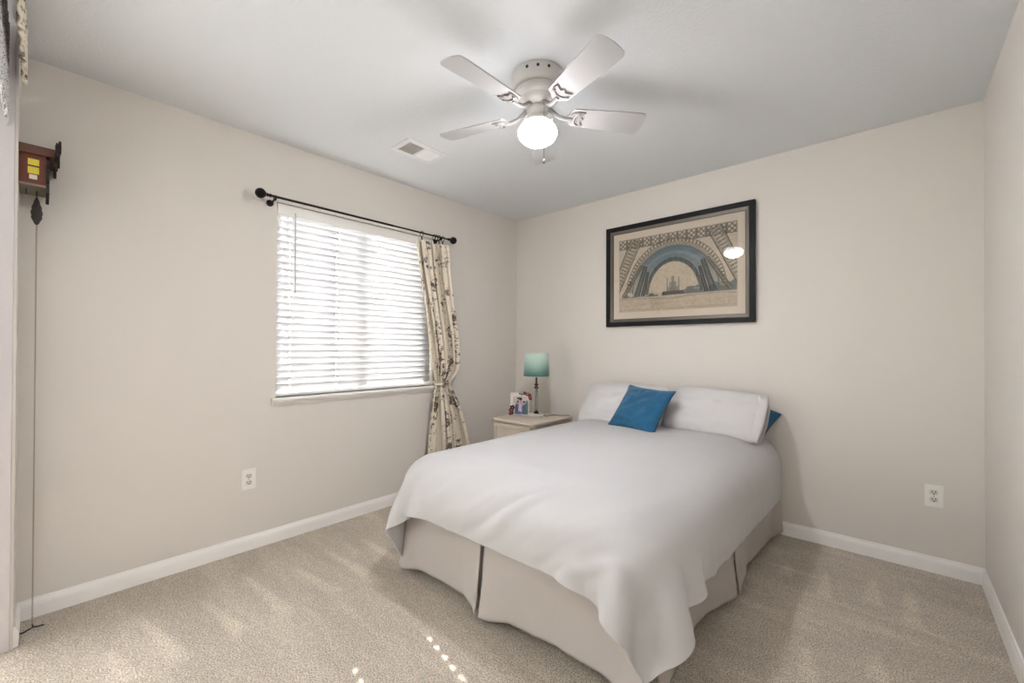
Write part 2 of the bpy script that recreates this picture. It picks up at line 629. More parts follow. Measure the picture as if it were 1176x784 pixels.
bm = bmesh.new()
for i in range(NS):
    zc = .058 + i * pitch
    hole = True
    if not hole:
        slat_strip(bm, zc, by0, by1, -.025, .025, 8)
        continue
    ys = [by0]
    for hy in holes_y:
        ys += [hy - .008, hy + .008]
    ys.append(by1)
    for k in range(len(ys) - 1):
        if k % 2 == 0:
            slat_strip(bm, zc, ys[k], ys[k + 1], -.025, .025, 8)
        else:
            slat_strip(bm, zc, ys[k], ys[k + 1], -.025, -.005, 3)
            slat_strip(bm, zc, ys[k], ys[k + 1], .005, .025, 3)
o = finish('slats', bm, M_slat, bl, smooth=True)
sm = o.modifiers.new('t', 'SOLIDIFY'); sm.thickness = .0022; sm.offset = 0
bm = bmesh.new(); box(bm, -.052, -.010, by0, by1, .006, .026, .004)
finish('bottom_rail', bm, M_white, bl)
for hy in holes_y:
    bm = bmesh.new()
    tube(bm, [(-.004, hy + .015, .02), (-.004, hy + .015, 1.16)], .0008, 6)
    tube(bm, [(-.060, hy + .015, .02), (-.060, hy + .015, 1.16)], .0008, 6)
    finish('ladder_cord', bm, M_white, bl)
bm = bmesh.new()
tube(bm, [(.004, by0 + .10, 1.15), (.007, by0 + .10, 1.13), (.008, by0 + .10, .66)], .0042, 8)
ball(bm, (.008, by0 + .10, .655), .006)
finish('tilt_wand', bm, mat('grey_wand', (190, 190, 190), .3), bl)
bm = bmesh.new()
for dy in (0, .012):
    tube(bm, [(.002, by1 - .10 - dy, 1.15), (.004, by1 - .10 - dy, .45)], .0009, 6)
ball(bm, (.004, by1 - .106, .44), .007, sz=2)
finish('lift_cord', bm, M_white, bl)

# ------------------------------------------------------------------ curtain rod
RX, RZ = .085, 2.072
ry0, ry1 = -2.275, -.945
rod = thing('curtain_rod', 'black metal curtain rod with round finials mounted above the window', 'curtain rod', (RX, (ry0 + ry1) / 2, RZ))
yc = (ry0 + ry1) / 2
bm = bmesh.new()
tube(bm, [(0, ry0 - yc, 0), (0, .15, 0)], .0075, 12)
tube(bm, [(0, .12, 0), (0, ry1 - yc, 0)], .0062, 12)
finish('rod', bm, M_bronze, rod, smooth=True, angle=40)
for s, ye in ((-1, ry0 - yc), (1, ry1 - yc)):
    bm = bmesh.new()
    prof = [(0, 0), (.009, .0), (.011, .008), (.007, .014), (.012, .02), (.008, .026), (.016, .032), (.027, .045), (.030, .058), (.026, .072), (.014, .083), (0, .087)]
    rot = Matrix.Translation((0, ye, 0)) @ Matrix.Rotation(-s * PI / 2, 4, 'X')
    lathe(bm, prof, 24, mtx=rot)
    finish('finial', bm, M_bronze, rod, smooth=True, angle=50)
for yb in (ry0 - yc + .02, ry1 - yc - .075):
    bm = bmesh.new()
    lathe(bm, [(0, 0), (.020, 0), (.020, .004), (.012, .007), (0, .007)], 20, mtx=Matrix.Translation((-RX, yb, -.02)) @ Matrix.Rotation(PI / 2, 4, 'Y'))
    tube(bm, [(-RX + .004, yb, -.02), (-.03, yb, -.02), (-.008, yb, -.016), (.008, yb, -.010), (.010, yb, .004)], .0055, 8)
    tube(bm, [(0, yb - .006, -.012), (0, yb + .006, -.012)], .012, 12)
    finish('bracket', bm, M_bronze, rod, smooth=True, angle=40)

# rings
ring_y = [-1.205, -1.085, -1.062, -1.038, -1.000]
ring_lab = ['dark curtain ring standing alone over the window corner, left of the other rings',
            'dark curtain ring, first of the bunched rings above the patterned curtain',
            'dark curtain ring, second of the bunched rings above the patterned curtain',
            'dark curtain ring, third of the bunched rings above the patterned curtain',
            'dark curtain ring nearest the right finial of the black rod']
first = None
for i, (y, lb) in enumerate(zip(ring_y, ring_lab)):
    if first is None:
        t = thing('curtain_ring', lb, 'curtain ring', (RX, y, RZ), 0, 'rings on the curtain rod')
        bm = bmesh.new()
        tube(bm, [(.0205 * math.cos(a), 0, -.0095 + .0205 * math.sin(a)) for a in np.linspace(0, 2 * PI, 25)[:-1]], .0022, 8, closed=True)
        finish('hoop', bm, M_bronze, t, smooth=True)
        bm = bmesh.new()
        box(bm, -.003, .003, -.004, .004, -.055, -.030, .001)
        tube(bm, [(.004 * math.cos(a), 0, -.033 + .004 * math.sin(a)) for a in np.linspace(0, 2 * PI, 13)[:-1]], .0012, 6, closed=True)
        finish('clip', bm, M_bronze, t)
        first = t
    else:
        t = first.copy(); COL.objects.link(t)
        t.location = (RX, y, RZ); t['label'] = lb
        for ch in first.children:
            c = ch.copy(); COL.objects.link(c); c.parent = t

# ------------------------------------------------------------------ patterned curtain
def curtain():
    # (z, left y, right y, centre x, fold amplitude)
    K = np.array([
        (2.028, -1.262, -.960, .085, .020),
        (1.98, -1.258, -.945, .085, .026),
        (1.80, -1.235, -.940, .088, .030),
        (1.50, -1.185, -.905, .095, .034),
        (1.25, -1.150, -.865, .100, .036),
        (1.05, -1.115, -.850, .100, .034),
        (.96, -1.095, -.870, .085, .028),
        (.915, -1.055, -.905, .065, .020),
        (.895, -1.040, -.925, .060, .016),
        (.875, -1.050, -.915, .062, .018),
        (.80, -1.085, -.875, .075, .026),
        (.65, -1.115, -.810, .085, .032),
        (.42, -1.150, -.740, .090, .036),
        (.20, -1.170, -.700, .090, .038),
        (.03, -1.180, -.680, .090, .038)])
    nu, nv = 150, 170
    z = np.linspace(2.028, .03, nv)
    zz = K[::-1, 0]
    f = lambda k: np.interp(z, zz, K[::-1, k])
    l, r_, xc, am = f(1), f(2), f(3), f(4)
    ker = np.ones(7) / 7
    pad = lambda a: np.convolve(np.pad(a, 3, 'edge'), ker, 'valid')
    l, r_, xc, am = map(pad, (l, r_, xc, am))
    u = np.linspace(0, 1, nu)[:, None]
    ph = u * 2 * PI * 6.5
    ww = .35 * np.sin(3.1 * u * PI + z * 1.3)
    wave = np.sin(ph + ww * 2) + .35 * np.sin(2.3 * ph + 1.1 + z * 2.0)
    Y = l + (r_ - l) * (u + .030 * np.sin(2 * ph + 1.0 + z * .8))
    X = xc + am * wave * .75
    Z = z + 0 * u
    # bag of cloth over the tie
    Z = Z - .012 * np.sin(u * PI * 9) * np.exp(-((z - .96) / .06) ** 2)
    # swags at the heading between clips
    Z = Z - .018 * np.abs(np.sin(u * PI * 4)) * np.clip((z - 1.9) / .12, 0, 1)
    return np.stack([X, Y, Z], -1)


P = curtain()
cz0 = Vector((.085, -1.03, .03))
P = P - np.array(cz0)
c = grid_obj('curtain', P, M_toile, thick=.002)
c.location = cz0
tag(c, 'cream curtain with dark toile print, gathered and tied, hanging right of the window', 'curtain')
# uv spans the cloth: about 1.1 m wide by 2 m tall
bm = bmesh.new()
pts = [(-.025 + .040 * math.cos(a), .045 + .066 * math.sin(a), .866 + .010 * math.sin(a * 2)) for a in np.linspace(0, 2 * PI, 33)[:-1]]
tube(bm, pts, .011, 10, closed=True)
tb = finish('tieback', bm, M_toile, c, smooth=True)
me = tb.data
ul = me.uv_layers.new(name='UVMap')
for lp in me.loops:
    co = me.vertices[lp.vertex_index].co
    ul.data[lp.index].uv = (co.y * 1.2, co.z)

# ------------------------------------------------------------------ outlets
def outlet(loc, rz, lab):
    t = thing('wall_outlet', lab, 'outlet', loc, rz, 'wall outlets')
    # local: plate faces -y
    bm = bmesh.new(); box(bm, -.037, .037, -.006, 0, -.060, .060, .003, 3)
    finish('cover_plate', bm, M_white, t)
    for s in (-1, 1):
        bm = bmesh.new()
        poly = [(.017 * math.cos(a), max(-.0125, min(.0125, .017 * math.sin(a)))) for a in np.linspace(0, 2 * PI, 25)[:-1]]
        prism(bm, poly, .0055, .0085, Matrix.Translation((0, 0, s * .0195)) @ Matrix.Rotation(PI / 2, 4, 'X'))
        f = finish('receptacle', bm, M_white2, t)
        bm = bmesh.new()
        box(bm, -.0078, -.0052, -.0092, -.006, s * .0195 - .001, s * .0195 + .008)
        box(bm, .0052, .0078, -.0092, -.006, s * .0195 - .002, s * .0195 + .009)
        tube(bm, [(0, -.0092, s * .0195 - .007), (0, -.006, s * .0195 - .007)], .0032, 10)
        finish('slots', bm, M_dark, f)
    bm = bmesh.new(); tube(bm, [(0, -.0075, 0), (0, -.005, 0)], .003, 10)
    finish('screw', bm, M_chrome, t)


outlet((0, -2.358, .411), PI / 2, 'white wall outlet on the left wall below the window')
outlet((2.961, 0, .404), 0, 'white wall outlet on the back wall, right of the bed')

# ------------------------------------------------------------------ ceiling vent
M_vent = mat('vent_white', (238, 238, 237), .5)
v = thing('ceiling_vent', 'white metal air register in the ceiling near the window wall', 'vent', (.548, -1.56, H))
bm = bmesh.new()
hx, hy = .103, .152
for a in ((-hx, -.066, -hy, hy), (.066, hx, -hy, hy), (-.066, .066, -hy, -.118), (-.066, .066, .118, hy), (-.066, .066, -.006, .006)):
    box(bm, a[0], a[1], a[2], a[3], -.008, 0, .002)
finish('frame', bm, M_vent, v)
for y0, y1, ang in ((-.116, -.008, 16), (.008, .116, -30)):
    bm = bmesh.new()
    n = 8
    for k in range(n):
        yy = y0 + (y1 - y0) * (k + .5) / n
        box(bm, -.066, .066, -.0085, .0085, -.0006, .0006, mtx=Matrix.Translation((0, yy, -.006)) @ Matrix.Rotation(R(ang), 4, 'X'))
    finish('louver_bank', bm, M_louver_shade if ang > 0 else M_vent, v)
bm = bmesh.new(); box(bm, -.068, .068, -.118, .118, -.0012, -.0002)
finish('duct_backing', bm, mat('duct_grey', (150, 150, 146), .8), v)

# ------------------------------------------------------------------ ceiling fan
fan = thing('ceiling_fan', 'white five-blade ceiling fan with a lit round glass globe', 'ceiling fan', (1.578, -1.642, H))
bm = bmesh.new()
lathe(bm, [(0, 0), (.118, 0), (.119, -.012), (.117, -.05), (.112, -.064), (.104, -.070), (0, -.070)], 48)
finish('canopy', bm, M_fan, fan, smooth=True, angle=40)
bm = bmesh.new()
lathe(bm, [(.100, -.070), (.104, -.078), (.106, -.094), (.100, -.104), (.088, -.112), (.082, -.128), (.070, -.140), (.050, -.146), (0, -.146)], 48)
for k in range(10):
    a = 2 * PI * k / 10
    box(bm, .088, .1045, -.004, .004, -.100, -.082, .001, mtx=Matrix.Rotation(a, 4, 'Z'))
finish('motor_housing', bm, M_fan, fan, smooth=True, angle=35)
for k in range(3):
    a = R(-75 + k * 24)
    bm = bmesh.new()
    lathe(bm, [(.0, 0), (.007, 0), (.007, .003), (0, .003)], 14, mtx=Matrix.Translation((.1165 * math.cos(a), .1165 * math.sin(a), -.022)) @ Matrix.Rotation(a, 4, 'Z') @ Matrix.Rotation(PI / 2, 4, 'Y'))
    finish('vent_hole', bm, M_dark, fan)
BZ = -.172
M_arm = mat('arm_white', (150, 146, 143), .5, spec=.2)
for k in range(5):
    th = R(-92 + 72 * k)
    Rz = Matrix.Rotation(th, 4, 'Z')
    Tp = Matrix.Translation((0, 0, BZ)) @ Rz @ Matrix.Rotation(R(-13), 4, 'X')
    r0, r1 = .155, .522
    out = []
    wa, wb = .050, .066

    def hw(x):
        return wa + (wb - wa) * min(1, (x - r0) / (.8 * (r1 - r0)))
    n = 10
    cr = .022
    side = [(r0 + .0, hw(r0) - .02), (r0 + .012, hw(r0))]
    for q in range(1, 8):
        x = r0 + (r1 - cr - r0) * q / 8
        side.append((x, hw(x)))
    for q in range(7):
        a = PI / 2 * (1 - q / 6)
        side.append((r1 - cr - .006 + cr * math.cos(a), hw(r1) - cr + cr * math.sin(a)))
    side.append((r1 - .002, .030))
    side.append((r1, 0))
    out = side + [(x, -y) for x, y in side[::-1][1:]]
    bm = bmesh.new()
    prism(bm, out, -.003, .003, Tp)
    b = finish('blade', bm, M_blade, fan)
    bm = bmesh.new()
    # arm: from hub down and out to a two-lobed plate under the blade
    A = Matrix.Translation((0, 0, BZ)) @ Rz
    tube(bm, [A @ Vector(p) for p in ((.050, 0, .030), (.075, 0, .012), (.10, 0, -.006), (.13, 0, -.012), (.165, 0, -.009))], [.012, .011, .010, .010, .009], 10)
    fan_ = [(.140, -.010), (.150, -.022), (.168, -.036), (.196, -.043), (.222, -.040), (.212, -.026), (.206, -.012), (.220, 0)]
    prism(bm, fan_ + [(x, -y) for x, y in fan_[-2::-1]], -.010, -.003, Tp)
    tube(bm, [Tp @ Vector((.205 - .030 * math.cos(a), .036 * math.sin(a), -.011)) for a in np.linspace(-1.3, 1.3, 12)], .0045, 8)
    for s in (-1, 1):
        ball(bm, Tp @ Vector((.190, s * .033, -.010)), .006, seg=10)
    finish('blade_arm', bm, M_arm, b, smooth=True, angle=60)
bm = bmesh.new()
lathe(bm, [(0, -.146), (.048, -.146), (.052, -.155), (.048, -.170), (.038, -.185), (.040, -.200), (.056, -.207), (.066, -.212), (.068, -.222), (.060, -.224), (0, -.224)], 36)
for k in range(3):
    a = 2 * PI * k / 3 + .3
    ball(bm, (.070 * math.cos(a), .070 * math.sin(a), -.217), .006, seg=10)
finish('light_fitter', bm, M_fan, fan, smooth=True, angle=40)
bm = bmesh.new()
prof = [(.058, -.215)]
for q in range(19):
    a = R(52 - q * (142 / 18))
    prof.append((.090 * math.cos(a), -.262 + .057 * math.sin(a)))
prof[-1] = (0, -.319)
lathe(bm, prof, 40)
finish('globe', bm, M_globe, fan, smooth=True)
for a, L_, big in ((R(-34), .445, True), (R(120), .29, False)):
    bm = bmesh.new()
    x, y = .095 * math.cos(a), .095 * math.sin(a)
    tube(bm, [(x * .6, y * .6, -.160), (x * .9, y * .9, -.166), (x, y, -.18), (x, y, -L_ + .02)], .0016, 6)
    lathe(bm, [(0, -L_), (.005, -L_ + .002), (.006, -L_ + .010), (.002, -L_ + .022), (0, -L_ + .022)], 12, x, y)
    finish('pull_chain', bm, mat('pull_grey', (120, 114, 108), .6), fan, smooth=True)

# unseen sheer sheet added to spread fill light from the side opening
bm = bmesh.new(); box(bm, .240, .2415, -4.36, -3.40, .12, 1.6)
struct(finish('fill_window', bm, mat_translucent('fill_sheer', (250, 250, 249), .8, .8)))
# unseen fill lamp added behind the camera to brighten the room
lt = thing('fill_lamp', 'unseen opal fill dome added on the ceiling behind the camera', 'lamp', (2.3, -3.85, H))
bm = bmesh.new(); lathe(bm, [(0, 0), (.175, 0), (.175, -.02), (.165, -.025), (0, -.025)], 40)
finish('base', bm, M_fan, lt, smooth=True, angle=40)
bm = bmesh.new(); lathe(bm, [(.16, -.022), (.155, -.05), (.13, -.075), (.08, -.095), (0, -.102)], 40)
finish('dome', bm, mat('fill_dome', (250, 248, 242), .4, emis=((248, 250, 255), 12.0)), lt, smooth=True)

# ------------------------------------------------------------------ bed
bed = thing('bed', 'full-size bed with a pleated white bed skirt standing against the back wall', 'bed', (1.55, -.97, 0))
ox, oy = -1.55, .97
bm = bmesh.new()
box(bm, .90 + ox, 2.20 + ox, -1.82 + oy, -.05 + oy, .16, .36, .03)
finish('box_spring', bm, M_base, bed)
bm = bmesh.new()
box(bm, .89 + ox, 2.22 + ox, -1.88 + oy, -.03 + oy, .36, .59, .10, 5)
finish('mattress', bm, M_base, bed, smooth=True, angle=50)
for x in (.98, 2.12):
    for y in (-.15, -1.72):
        bm = bmesh.new(); lathe(bm, [(0, 0), (.02, 0), (.026, .16), (0, .16)], 12, x + ox, y + oy)
        finish('leg', bm, wood_leg(), bed)


def skirt_panel(path, ztop, hem, flare=.03, amp=.006, seed=0, name='skirt_panel', nn=(0, -1)):
    """path: list of (x, y) along the panel; hem: list of (s, z_hem, outward offset) keys"""
    rng = np.random.default_rng(seed)
    path = np.array(path, float)
    seg = np.hypot(*np.diff(path, axis=0).T)
    cum = np.concatenate([[0], np.cumsum(seg)])
    nu = 110
    s = np.linspace(0, 1, nu)
    px = np.interp(s * cum[-1], cum, path[:, 0])
    py = np.interp(s * cum[-1], cum, path[:, 1])
    hem = np.array(hem)
    zh = np.interp(s, hem[:, 0], hem[:, 1])
    of = np.interp(s, hem[:, 0], hem[:, 2])
    k = np.ones(9) / 9
    sm_ = lambda a: np.convolve(np.pad(a, 4, 'edge'), k, 'valid')
    zh, of = sm_(zh), sm_(of)
    tx = np.gradient(px); ty = np.gradient(py)
    ln = np.hypot(tx, ty)
    nx, ny = ty / ln, -tx / ln
    sgn = np.sign(nx.mean() * nn[0] + ny.mean() * nn[1])
    nx, ny = nx * sgn, ny * sgn
    t = np.linspace(0, 1, 26)[None]
    wob = smooth_noise((nu, 26), (14, 2), rng) * amp * t
    offs = of[:, None] * t ** 1.4 + wob
    X = px[:, None] + nx[:, None] * offs
    Y = py[:, None] + ny[:, None] * offs
    Z = ztop + (zh[:, None] - ztop) * t
    P = np.stack([X + ox, Y + oy, Z], -1)
    return grid_obj(name, P, M_skirt, bed, thick=.003, uv=False)


# foot side, two panels with a split pleat, then right side, then the hidden left side
FY, RXs, LXs = -1.885, 2.225, .875
skirt_panel([(LXs, FY), (1.465, FY)], .37, [(0, .045, .035), (.07, .04, .03), (.2, .05, -.005), (.5, .052, -.015), (.8, .055, -.01), (.93, .045, .02), (1, .030, .035)], seed=1)
skirt_panel([(1.485, FY), (RXs, FY)], .37, [(0, .030, .035), (.08, .032, .03), (.16, .05, .0), (.4, .055, -.015), (.75, .06, -.015), (.9, .05, .01), (1, .02, .075)], seed=2)
skirt_panel([(RXs, FY + .0), (2.235, -1.0)], .37, [(0, .02, .075), (.12, .05, .02), (.35, .05, -.03), (.7, .05, -.03), (.9, .038, .01), (1, .028, .025)], seed=3, nn=(1, 0))
skirt_panel([(2.235, -.975), (2.265, -.03)], .37, [(0, .028, .025), (.1, .034, .01), (.3, .05, -.015), (.8, .04, -.005), (1, .03, .012)], seed=4, nn=(1, 0))
skirt_panel([(LXs, FY), (LXs, -.03)], .37, [(0, .045, .035), (.2, .05, 0), (1, .04, 0)], seed=5, nn=(-1, 0))
# pleat backing strips behind the splits
skirt_panel([(1.40, FY + .018), (1.55, FY + .018)], .37, [(0, .05, 0), (1, .05, 0)], seed=6, name='pleat_backing')
skirt_panel([(2.212, -1.07), (2.217, -.90)], .37, [(0, .045, -.01), (1, .045, -.01)], seed=7, name='pleat_backing', nn=(1, 0))


# ------------------------------------------------------------------ duvet: cloth relaxed over the mattress
def duvet():
    h = .0235
    x0, x1 = .84 - .22, 2.27 + .235
    y0, y1 = -1.93 - .165, -.075
    nx = int(round((x1 - x0) / h)) + 1
    ny = int(round((y1 - y0) / h)) + 1
    gx, gy = np.meshgrid(np.linspace(x0, x1, nx), np.linspace(y0, y1, ny), indexing='ij')
    # the quilt lies slightly askew: more hang at the head end on the right
    t = (gy - y0) / (y1 - y0)
    gx = gx + np.clip((gx - 1.5) / 1.0, 0, 1) * (.085 * t - .062)
    rest = np.stack([gx, gy], -1)
    ex = .012
    rng = np.random.default_rng(3)
    X = np.stack([gx, gy, np.full_like(gx, .655)], -1)
    X[..., 2] += smooth_noise(X.shape[:2], (30, 34), rng) * .012
    V = np.zeros_like(X)
    bc = np.array([(.86 + 2.265) / 2, (-1.925 + .0) / 2 - .0, .30])
    bh = np.array([(2.265 - .86) / 2, 1.925 / 2 + .05, .315])
    bc[1] = (-1.925 + .05) / 2
    rr = .17

    def collide(X):
        q0 = X - bc
        q = np.abs(q0) - (bh - rr)
        qm = np.maximum(q, 0)
        ln = np.linalg.norm(qm, axis=-1)
        outside = ln > 1e-9
        dist = ln + np.minimum(q.max(-1), 0) - rr
        g = np.zeros_like(X)
        g[outside] = qm[outside] / ln[outside][:, None]
        ins = ~outside
        if ins.any():
            am = q[ins].argmax(-1)
            gi = np.zeros((ins.sum(), 3)); gi[np.arange(len(am)), am] = 1
            g[ins] = gi
        g *= np.sign(q0)
        pen = dist < 0
        X[pen] -= (dist[pen])[:, None] * g[pen]
        return pen
    # constraints: slices for red/black batches
    cons = []

    def add(di, dj, k):
        a = (slice(max(0, -di), nx - max(0, di)), slice(max(0, -dj), ny - max(0, dj)))
        b = (slice(max(0, di), nx - max(0, -di)), slice(max(0, dj), ny - max(0, -dj)))
        rl = np.linalg.norm(rest[b] - rest[a], axis=-1) * (1 + ex)
        na, nb = rl.shape
        I, J = np.meshgrid(np.arange(na), np.arange(nb), indexing='ij')
        per = (I // max(1, abs(di))) % 2 if di else (J // abs(dj)) % 2
        for pz in (0, 1):
            w = (per == pz)[..., None]
            cons.append((a, b, rl, k, w))
    add(1, 0, 1); add(0, 1, 1); add(1, 1, .35); add(1, -1, .35); add(2, 0, .12); add(0, 2, .12); add(4, 0, .05); add(0, 4, .05)
    pin = (rest[..., 0] > 1.08) & (rest[..., 0] < 2.05) & (rest[..., 1] > -1.70)
    pin_t = np.stack([rest[..., 0], rest[..., 1], np.full(rest.shape[:2], .632)], -1)
    dt = 1 / 60
    for step in range(150):
        V[..., 2] -= 9.8 * dt
        V *= .965
        Pn = X + V * dt
        for it in range(14):
            for a, b, rl, k, w in cons:
                dl = Pn[b] - Pn[a]
                L_ = np.linalg.norm(dl, axis=-1)
                cf = (.5 * k * (L_ - rl) / np.maximum(L_, 1e-6))
                if k < .3:
                    cf = np.minimum(cf, 0)   # bending resists only folding
                c_ = cf[..., None] * dl * w
                Pn[a] += c_
                Pn[b] -= c_
            pen = collide(Pn)
            Pn[..., 1] = np.minimum(Pn[..., 1], -.022)
            Pn[..., 2] = np.maximum(Pn[..., 2], .02)
            Pn[pin] = pin_t[pin]
        fr = np.where(pen, .75, 0.0)[..., None]
        Pn = Pn - fr * (Pn - X) * np.array([1, 1, 0])
        V = (Pn - X) / dt
        X = Pn
    return X, rest


DX, DR = duvet()


def upsample(A):
    n, m = A.shape[:2]
    # cubic-ish doubling by midpoint with smoothing
    B = np.zeros((2 * n - 1, 2 * m - 1, A.shape[2]))
    B[::2, ::2] = A
    Ap = np.pad(A, ((1, 1), (0, 0), (0, 0)), 'edge')
    B[1::2, ::2] = (-Ap[:-3] + 9 * Ap[1:-2] + 9 * Ap[2:-1] - Ap[3:]) / 16
    C = B[:, ::2]
    Cp = np.pad(C, ((0, 0), (1, 1), (0, 0)), 'edge')
    B[:, 1::2] = (-Cp[:, :-3] + 9 * Cp[:, 1:-2] + 9 * Cp[:, 2:-1] - Cp[:, 3:]) / 16
    return B


for _ in range(2):
    S_ = np.pad(DX, ((1, 1), (1, 1), (0, 0)), 'edge')
    lap = (S_[2:, 1:-1] + S_[:-2, 1:-1] + S_[1:-1, 2:] + S_[1:-1, :-2]) / 4 - DX
    DX = DX + .4 * lap
D2 = upsample(DX)
R2 = upsample(np.concatenate([DR, DR[..., :1]], -1))[..., :2]
# soft wrinkles along the normal
gu = np.gradient(D2, axis=0); gv = np.gradient(D2, axis=1)
N = np.cross(gu, gv); N /= np.linalg.norm(N, axis=-1, keepdims=True) + 1e-9
N *= np.sign(N[..., 2:3] + 1e-3)
rng = np.random.default_rng(11)


def value_noise(u, v, seed):
    u0 = np.floor(u).astype(int); v0 = np.floor(v).astype(int)
    fu = u - u0; fv = v - v0
    fu = fu * fu * (3 - 2 * fu); fv = fv * fv * (3 - 2 * fv)

    def hsh(a, b):
        n = np.sin(a * 127.1 + b * 311.7 + seed * 74.7) * 43758.5453
        return (n - np.floor(n)) * 2 - 1
    return (hsh(u0, v0) * (1 - fu) + hsh(u0 + 1, v0) * fu) * (1 - fv) + (hsh(u0, v0 + 1) * (1 - fu) + hsh(u0 + 1, v0 + 1) * fu) * fv


rx, ry = R2[..., 0], R2[..., 1]
foot = np.clip((-1.72 - ry) / .22, 0, 1)
# creases run diagonally away from the near corner
a1 = (rx * .62 - ry * .78); b1 = (rx * .78 + ry * .62)
wr = 1 - np.abs(value_noise(a1 * 21, b1 * 4.5, 1)) * 2
wr2 = value_noise(a1 * 30, b1 * 7, 2)
near = np.clip((rx - 2.05) / .12, 0, 1) * foot
foot = foot * (.45 + .55 * np.clip((rx - 1.1) / .5, 0, 1)) * (1 - .75 * near)
edge_ = np.clip(np.minimum(ry - ry.min(), np.minimum(rx - rx.min(), rx.max() - rx)) / .06, .12, 1)
disp = foot * edge_ * (.009 * wr + .004 * wr2)
disp += .0035 * value_noise(rx * 4, ry * 4, 5) + .0012 * value_noise(rx * 14, ry * 9, 6)
D2 = D2 + N * disp[..., None] * np.where(D2[..., 2:3] < .3, .5, 1)
dv = grid_obj('duvet', D2 - np.array((1.55, -1.0, .2)), M_duvet, thick=.016, uv=False, subsurf=1, offset=1)
dv.location = (1.55, -1.0, .2)
tag(dv, 'plain white duvet spread over the bed with its corners hanging', 'duvet')


# ------------------------------------------------------------------ pillows
def cushion(name, w, h, t, m, parent, seed=0, wr=.006, pinch=.10, corner=0, n=44):
    """pillow lying in its local xy plane, z is thickness"""
    rng = np.random.default_rng(seed)
    u = np.linspace(-1, 1, n); U, V_ = np.meshgrid(u, u, indexing='ij')
    bow = 1 - pinch * (1 - np.abs(V_) ** 2) * np.abs(U) ** 4
    bow2 = 1 - pinch * (1 - np.abs(U) ** 2) * np.abs(V_) ** 4
    rc = 1 - corner * (U * V_) ** 4
    X = U * w / 2 * bow * rc; Y = V_ * h / 2 * bow2 * rc
    th = t / 2 * np.clip((1 - np.abs(U) ** 2.6) * (1 - np.abs(V_) ** 2.6), 0, 1) ** .55
    edge = np.clip(th / (t / 2), 0, 1)
    nz = smooth_noise((n, n), (7, 9), rng) * wr * edge + smooth_noise((n, n), (16, 14), rng) * wr * .35 * edge
    top = np.stack([X, Y, th + nz + .0012], -1)
    bot = np.stack([X, Y, -th * .9 - .0012], -1)
    bm = bmesh.new()
    A = [[bm.verts.new(top[i, j]) for j in range(n)] for i in range(n)]
    B = [[(A[i][j] if False else bm.verts.new(bot[i, j])) for j in range(n)] for i in range(n)]
    for i in range(n - 1):
        for j in range(n - 1):
            bm.faces.new((A[i][j], A[i + 1][j], A[i + 1][j + 1], A[i][j + 1]))
            bm.faces.new((B[i][j], B[i][j + 1], B[i + 1][j + 1], B[i + 1][j]))
    rim = [(i, 0) for i in range(n)] + [(n - 1, j) for j in range(1, n)] + [(i, n - 1) for i in range(n - 2, -1, -1)] + [(0, j) for j in range(n - 2, 0, -1)]
    for k in range(len(rim)):
        a, b = rim[k], rim[(k + 1) % len(rim)]
        bm.faces.new((A[a[0]][a[1]], B[a[0]][a[1]], B[b[0]][b[1]], A[b[0]][b[1]]))
    return finish(name, bm, m, parent, smooth=True), [top[i, j] for i, j in rim]


def place(o, loc, lean, yaw=0, roll=0):
    """lean: angle of the pillow's face from horizontal (90 = upright, face to -y)"""
    o.matrix_world = Matrix.Translation(loc) @ Matrix.Rotation(yaw, 4, 'Z') @ Matrix.Rotation(R(lean), 4, 'X') @ Matrix.Rotation(roll, 4, 'Z')


t = thing('pillow', 'white pillow at the left of the bed head, next to the lamp', 'pillow', group='white pillows')
cushion('pillow_body', .68, .40, .18, M_pillow, t, seed=1, wr=.012, pinch=.02, corner=.09)
place(t, (1.270, -.225, .745), 50, R(0), R(1))
t = thing('pillow', 'white pillow at the right of the bed head with an open hem end', 'pillow', group='white pillows')
p_, rim = cushion('pillow_body', .62, .36, .19, M_pillow, t, seed=2, wr=.014, pinch=.02, corner=.09)
# open pillowcase hem on the right end
n = 30
vv = np.linspace(-1, 1, n)
hem = []
for s in (1, -1):
    for k in range(6):
        q = k / 5
        hem.append(np.stack([.262 + .052 * q - .020 * np.abs(vv) ** 3, vv * (.172 - .004 * q), s * (.050 * np.clip(1 - np.abs(vv) ** 2.6, 0, 1) ** .55 * (1 - .30 * q) + .003) + .003 * np.sin(vv * 9 + s)], -1))
hem = np.array(hem)
grid_obj('case_hem', np.array(hem[:6]), M_pillow, t, thick=.002, uv=False)
grid_obj('case_hem', np.array(hem[6:]), M_pillow, t, thick=.002, uv=False)
place(t, (1.918, -.215, .758), 52, R(-2), R(-2))
t = thing('throw_pillow', 'square blue velvet throw pillow leaning in front of the white pillows', 'cushion', group='blue throw pillows')
_, rim = cushion('cushion_body', .37, .36, .12, M_blue, t, seed=5, wr=.006, pinch=.09)
bm = bmesh.new(); tube(bm, rim[::2], .0035, 6, closed=True); finish('piping', bm, M_blued, t, smooth=True)
place(t, (1.515, -.425, .765), 50, R(-8), R(-4))
t = thing('throw_pillow', 'blue velvet throw pillow tucked behind the right white pillow', 'cushion', group='blue throw pillows')
_, rim = cushion('cushion_body', .26, .26, .09, M_blue, t, seed=6, wr=.006, pinch=.07)
bm = bmesh.new(); tube(bm, rim[::2], .0035, 6, closed=True); finish('piping', bm, M_blued, t, smooth=True)
place(t, (2.105, -.085, .715), 68, R(-4), R(-26))

